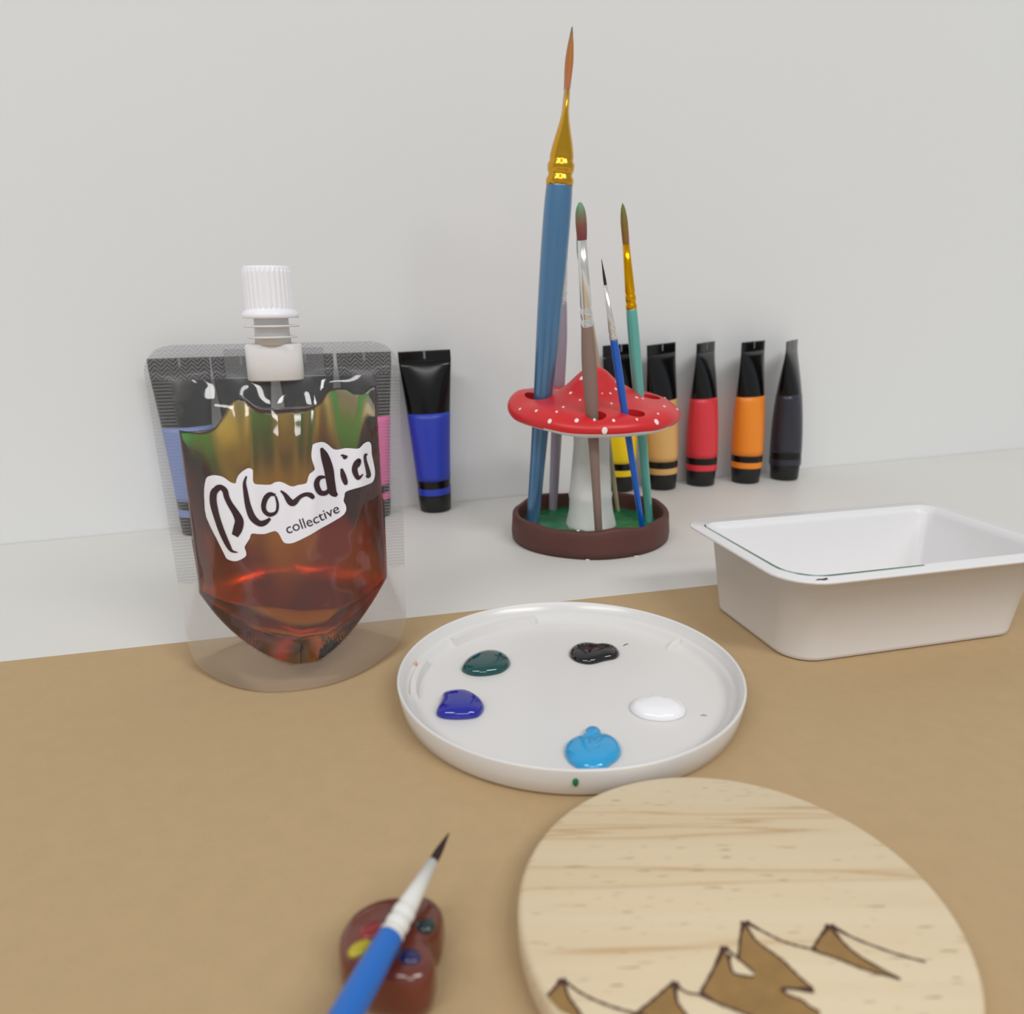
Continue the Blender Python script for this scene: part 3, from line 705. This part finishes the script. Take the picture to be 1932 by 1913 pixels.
# ------------------------------------------------------------------ round wooden disc with burnt mountains
DX, DY, DR, DT = .0418, .1176, .0416, .0072
def wood():
    mat = bpy.data.materials.new('pine_wood'); mat.use_nodes = True
    nt = mat.node_tree; b = nt.nodes['Principled BSDF']; b.inputs['Roughness'].default_value = 0.6; b.inputs['Specular IOR Level'].default_value = .25
    tc = nt.nodes.new('ShaderNodeTexCoord')
    mp = nt.nodes.new('ShaderNodeMapping'); mp.inputs['Rotation'].default_value = (0, 0, math.radians(-31)); mp.inputs['Scale'].default_value = (5, 130, 60)
    nt.links.new(tc.outputs['Object'], mp.inputs['Vector'])
    n1 = nt.nodes.new('ShaderNodeTexNoise'); n1.inputs['Scale'].default_value = 1.0; n1.inputs['Detail'].default_value = 3; n1.inputs['Distortion'].default_value = .3
    nt.links.new(mp.outputs[0], n1.inputs['Vector'])
    cr = nt.nodes.new('ShaderNodeValToRGB'); el = cr.color_ramp.elements
    for _ in range(4): el.new(.5)
    for e, (p, c) in zip(el, [(0, (222, 204, 172)), (.40, (224, 206, 174)), (.575, (220, 199, 165)), (.61, (200, 170, 130)), (.63, (218, 196, 160)), (1, (226, 210, 180))]): e.position = p; e.color = lin(c)
    nt.links.new(n1.outputs['Fac'], cr.inputs[0])
    mp2 = nt.nodes.new('ShaderNodeMapping'); mp2.inputs['Rotation'].default_value = (0, 0, math.radians(-31)); mp2.inputs['Scale'].default_value = (160, 1500, 400)
    nt.links.new(tc.outputs['Object'], mp2.inputs['Vector'])
    n2 = nt.nodes.new('ShaderNodeTexNoise'); n2.inputs['Scale'].default_value = 1.0; n2.inputs['Detail'].default_value = 1
    nt.links.new(mp2.outputs[0], n2.inputs['Vector'])
    c2 = nt.nodes.new('ShaderNodeValToRGB'); c2.color_ramp.elements[0].position = .68; c2.color_ramp.elements[1].position = .76
    nt.links.new(n2.outputs['Fac'], c2.inputs[0])
    mx = nt.nodes.new('ShaderNodeMix'); mx.data_type = 'RGBA'; mx.inputs['B'].default_value = lin((170, 146, 110))
    nt.links.new(c2.outputs[0], mx.inputs['Factor']); nt.links.new(cr.outputs[0], mx.inputs['A'])
    nt.links.new(mx.outputs['Result'], b.inputs['Base Color'])
    return mat
M_WOOD = wood()
disc = thing('wooden_disc', 'round pine wood disc with burnt mountain drawing', 'wooden disc', (DX, DY, KZ))
mk('disc_body', *lathe([(DR - .0016, 0), (DR - .0004, .0006), (DR, .0016), (DR, DT - .0014), (DR - .0004, DT - .0005), (DR - .0013, DT), (.0005, DT)], 128), M_WOOD, disc)
M_BURN = pm('light_burnt_shading', (150, 116, 66), 0.65, var=0.28, vscale=260)
M_BLINE = pm('dark_burnt_line', (74, 44, 36), 0.7, var=0.2, vscale=400)
def D2(p): return ((p[0] / 1000 - DX), (p[1] / 1000 - DY))
SHADES = [[(37.53, 108.19), (33.97, 103.09), (30.89, 99.01), (33.64, 96.87), (37.22, 95.18), (39.95, 93.64), (44.1, 91.91), (48.22, 91.86), (49.6, 95.27), (48.19, 96.35), (47.46, 97.44), (45.39, 98.56), (44.96, 99.68), (50.0, 98.88), (50.13, 99.62), (48.56, 102.13), (47.17, 104.94), (45.62, 107.03), (43.83, 109.18), (43.15, 111.61), (42.81, 113.78), (41.25, 110.75), (39.28, 105.65), (40.1, 104.62), (41.16, 103.01), (40.9, 101.93), (39.04, 102.25), (37.59, 102.85), (37.51, 104.65), (37.8, 106.6)],
 [(27.08, 101.03), (25.82, 100.29), (22.85, 97.9), (19.47, 95.38), (17.65, 94.06), (27.88, 93.95), (27.54, 95.29), (26.65, 97.49), (26.88, 99.71)],
 [(7.78, 101.81), (6.24, 100.04), (5.09, 98.73), (6.85, 96.31), (11.28, 93.61), (9.89, 96.28), (8.67, 98.44), (8.25, 100.34)],
 [(53.26, 107.56), (55.59, 110.12), (58.44, 112.77), (59.3, 108.9), (61.2, 105.6), (65.8, 101.2), (60.6, 103.2), (57.57, 105.0), (55.66, 106.07), (54.21, 106.71)]]
for s in SHADES:
    V2, F2 = fill_poly([D2(p) for p in s], .006)
    mk('burnt_shading', [(x, y, DT + .00008) for x, y in V2], F2, M_BURN, disc, smooth=False)
LINES = [[(42.81, 113.78), (41.25, 110.75), (39.28, 105.65)], [(37.53, 108.19), (33.97, 103.09), (30.89, 99.01)],
 [(37.53, 108.19), (38.5, 106.91), (39.28, 105.65), (40.1, 104.62), (41.16, 103.01)], [(37.8, 106.6), (37.51, 104.65), (37.59, 102.85), (39.04, 102.25), (40.9, 101.93)],
 [(42.81, 113.78), (43.15, 111.61), (43.83, 109.18), (45.62, 107.03), (47.17, 104.94), (48.56, 102.13), (50.13, 99.62)], [(50.15, 99.25), (44.99, 99.78)],
 [(44.96, 99.68), (45.39, 98.56), (47.46, 97.44), (48.19, 96.35), (49.6, 95.27)], [(43.08, 113.77), (45.81, 111.35), (48.38, 109.34), (50.84, 108.23), (53.26, 107.56)],
 [(30.87, 98.91), (33.64, 96.87), (37.22, 95.18), (41, 93.2)], [(27.08, 101.03), (27.88, 99.7), (29.04, 98.94), (30.66, 98.73)], [(27.08, 101.03), (25.82, 100.29), (22.85, 97.9), (19.47, 95.38), (17.65, 94.06)],
 [(27.04, 100.84), (26.65, 97.49), (27.54, 95.29), (27.88, 93.95)], [(58.44, 112.77), (55.59, 110.12), (53.26, 107.56)], [(58.44, 112.77), (59.3, 108.9), (61.2, 105.6), (65.8, 101.2)], [(58.6, 112.7), (62.0, 109.6), (67.5, 106.4), (72.0, 104.6)], [(53.26, 107.56), (54.21, 106.71), (55.66, 106.07), (57.57, 105.0), (60.6, 103.2), (65.8, 101.2)],
 [(7.78, 101.81), (6.24, 100.04), (5.09, 98.73)], [(7.78, 101.81), (8.25, 100.34), (8.67, 98.44), (9.89, 96.28), (11.28, 93.61)], [(7.78, 101.81), (9.13, 100.65), (10.98, 99.04), (14.42, 97.14), (18.1, 95.73), (21.02, 95.11)]]
for i, s in enumerate(LINES):
    pts = catmull([D2(p) for p in s], 6, closed=False); n = len(pts)
    wpts = [(x, y, .00042 + .00075 * math.exp(-(j / 3.0) ** 2) + .00010 * math.sin(j * 1.9 + i)) for j, (x, y) in enumerate(pts)]
    V2, F2 = ribbon_mesh(wpts)
    mk('burnt_line', [(x, y, DT + .00014 + i * .000003) for x, y in V2], F2, M_BLINE, disc, smooth=False)

# ------------------------------------------------------------------ little clay palette with a brush lying across it
PAL = [(-32.44, 108.24), (-32.52, 111.97), (-30.87, 115.88), (-27.67, 118.49), (-24.3, 119.56), (-21.15, 119.65), (-18.23, 119.98), (-15.76, 119.08), (-14.0, 116.85), (-13.59, 114.71), (-13.93, 111.73), (-14.98, 109.97), (-15.76, 108.57), (-15.12, 106.76), (-14.18, 104.49), (-14.28, 101.91), (-15.09, 99.62), (-16.99, 98.34), (-19.19, 98.27), (-22.86, 98.96), (-26.67, 100.13), (-30.41, 103.08)]
PCX, PCY = -.0230, .1085
rest = thing('clay_palette_rest', 'small glazed brown clay palette used as a brush rest', 'brush rest', (PCX, PCY, KZ))
M_GLAZE = pm('glazed_brown_clay', (104, 44, 30), 0.18, coat=0.6, var=0.25, vscale=110, bump=0.1, bscale=90)
pts = catmull([(x / 1000 - PCX, (y / 1000 - PCY) * (1 if y / 1000 > PCY else .86)) for x, y in PAL], 4)
R = []
for k, z in ((.86, 0), (.95, .0010), (.995, .0032), (1.0, .0050), (.985, .0068), (.95, .0083), (.89, .0093), (.80, .0098), (.6, .0100), (.3, .0101), (.02, .0102)):
    R.append([(x * k, y * k, z) for x, y in pts])
mk('palette_body', *loft(R), M_GLAZE, rest)
for nm, (x, y), sx, sy, rot, c in (('yellow_dab', (-.0276, .1062), .0024, .0015, 35, (182, 166, 10)), ('red_dab', (-.0262, .1100), .0026, .0018, 30, (138, 26, 30)), ('green_dab', (-.0167, .1110), .0019, .0016, 0, (22, 46, 46)), ('blue_dab', (-.0188, .1043), .0022, .0016, -15, (32, 32, 84))):
    n = 20
    V, F = loft([[(sx * k * math.cos(2 * math.pi * j / n), sy * k * math.sin(2 * math.pi * j / n), h) for j in range(n)] for k, h in ((1, -.0004), (1, .0001), (.85, .0005), (.5, .0008), (.05, .0009))])
    o = mk(nm, V, F, pm(nm, c, .2, coat=.4), rest); o.location = (x - PCX, y - PCY, .0099); o.rotation_euler = (0, 0, math.radians(rot))

P1, P2 = Vector((-.02208, .10479, .0138)), Vector((-.01359, .12873, .0158))
sd = (P2 - P1).length; k0 = 4.6
BASE = P1 - (P2 - P1) * k0; T0 = sd * k0
brush('blue detail brush with white ferrule lying across the clay palette', BASE, P2,
      [(0, .0011), (.002, .0014), (.03, .0018), (.07, .0024), (T0 - .012, .0026), (T0 - .003, .0024), (T0 + .0003, .0023)],
      [(T0 - .0002, .0022)] + rings(T0, .0022, T0 + .0070, .0020, 3) + [(T0 + .0070, .0019), (T0 + .0177, .00098)],
      [(T0 + .0172, .00085), (T0 + .0200, .00085), (T0 + .0230, .0005), (T0 + .0255, .00012)],
      pm('royal_blue_lacquer', (30, 104, 190), .35, coat=.2), pm('white_painted_ferrule', (228, 226, 220), .4), pm('dark_brown_bristles', (38, 16, 12), .5), group=None)
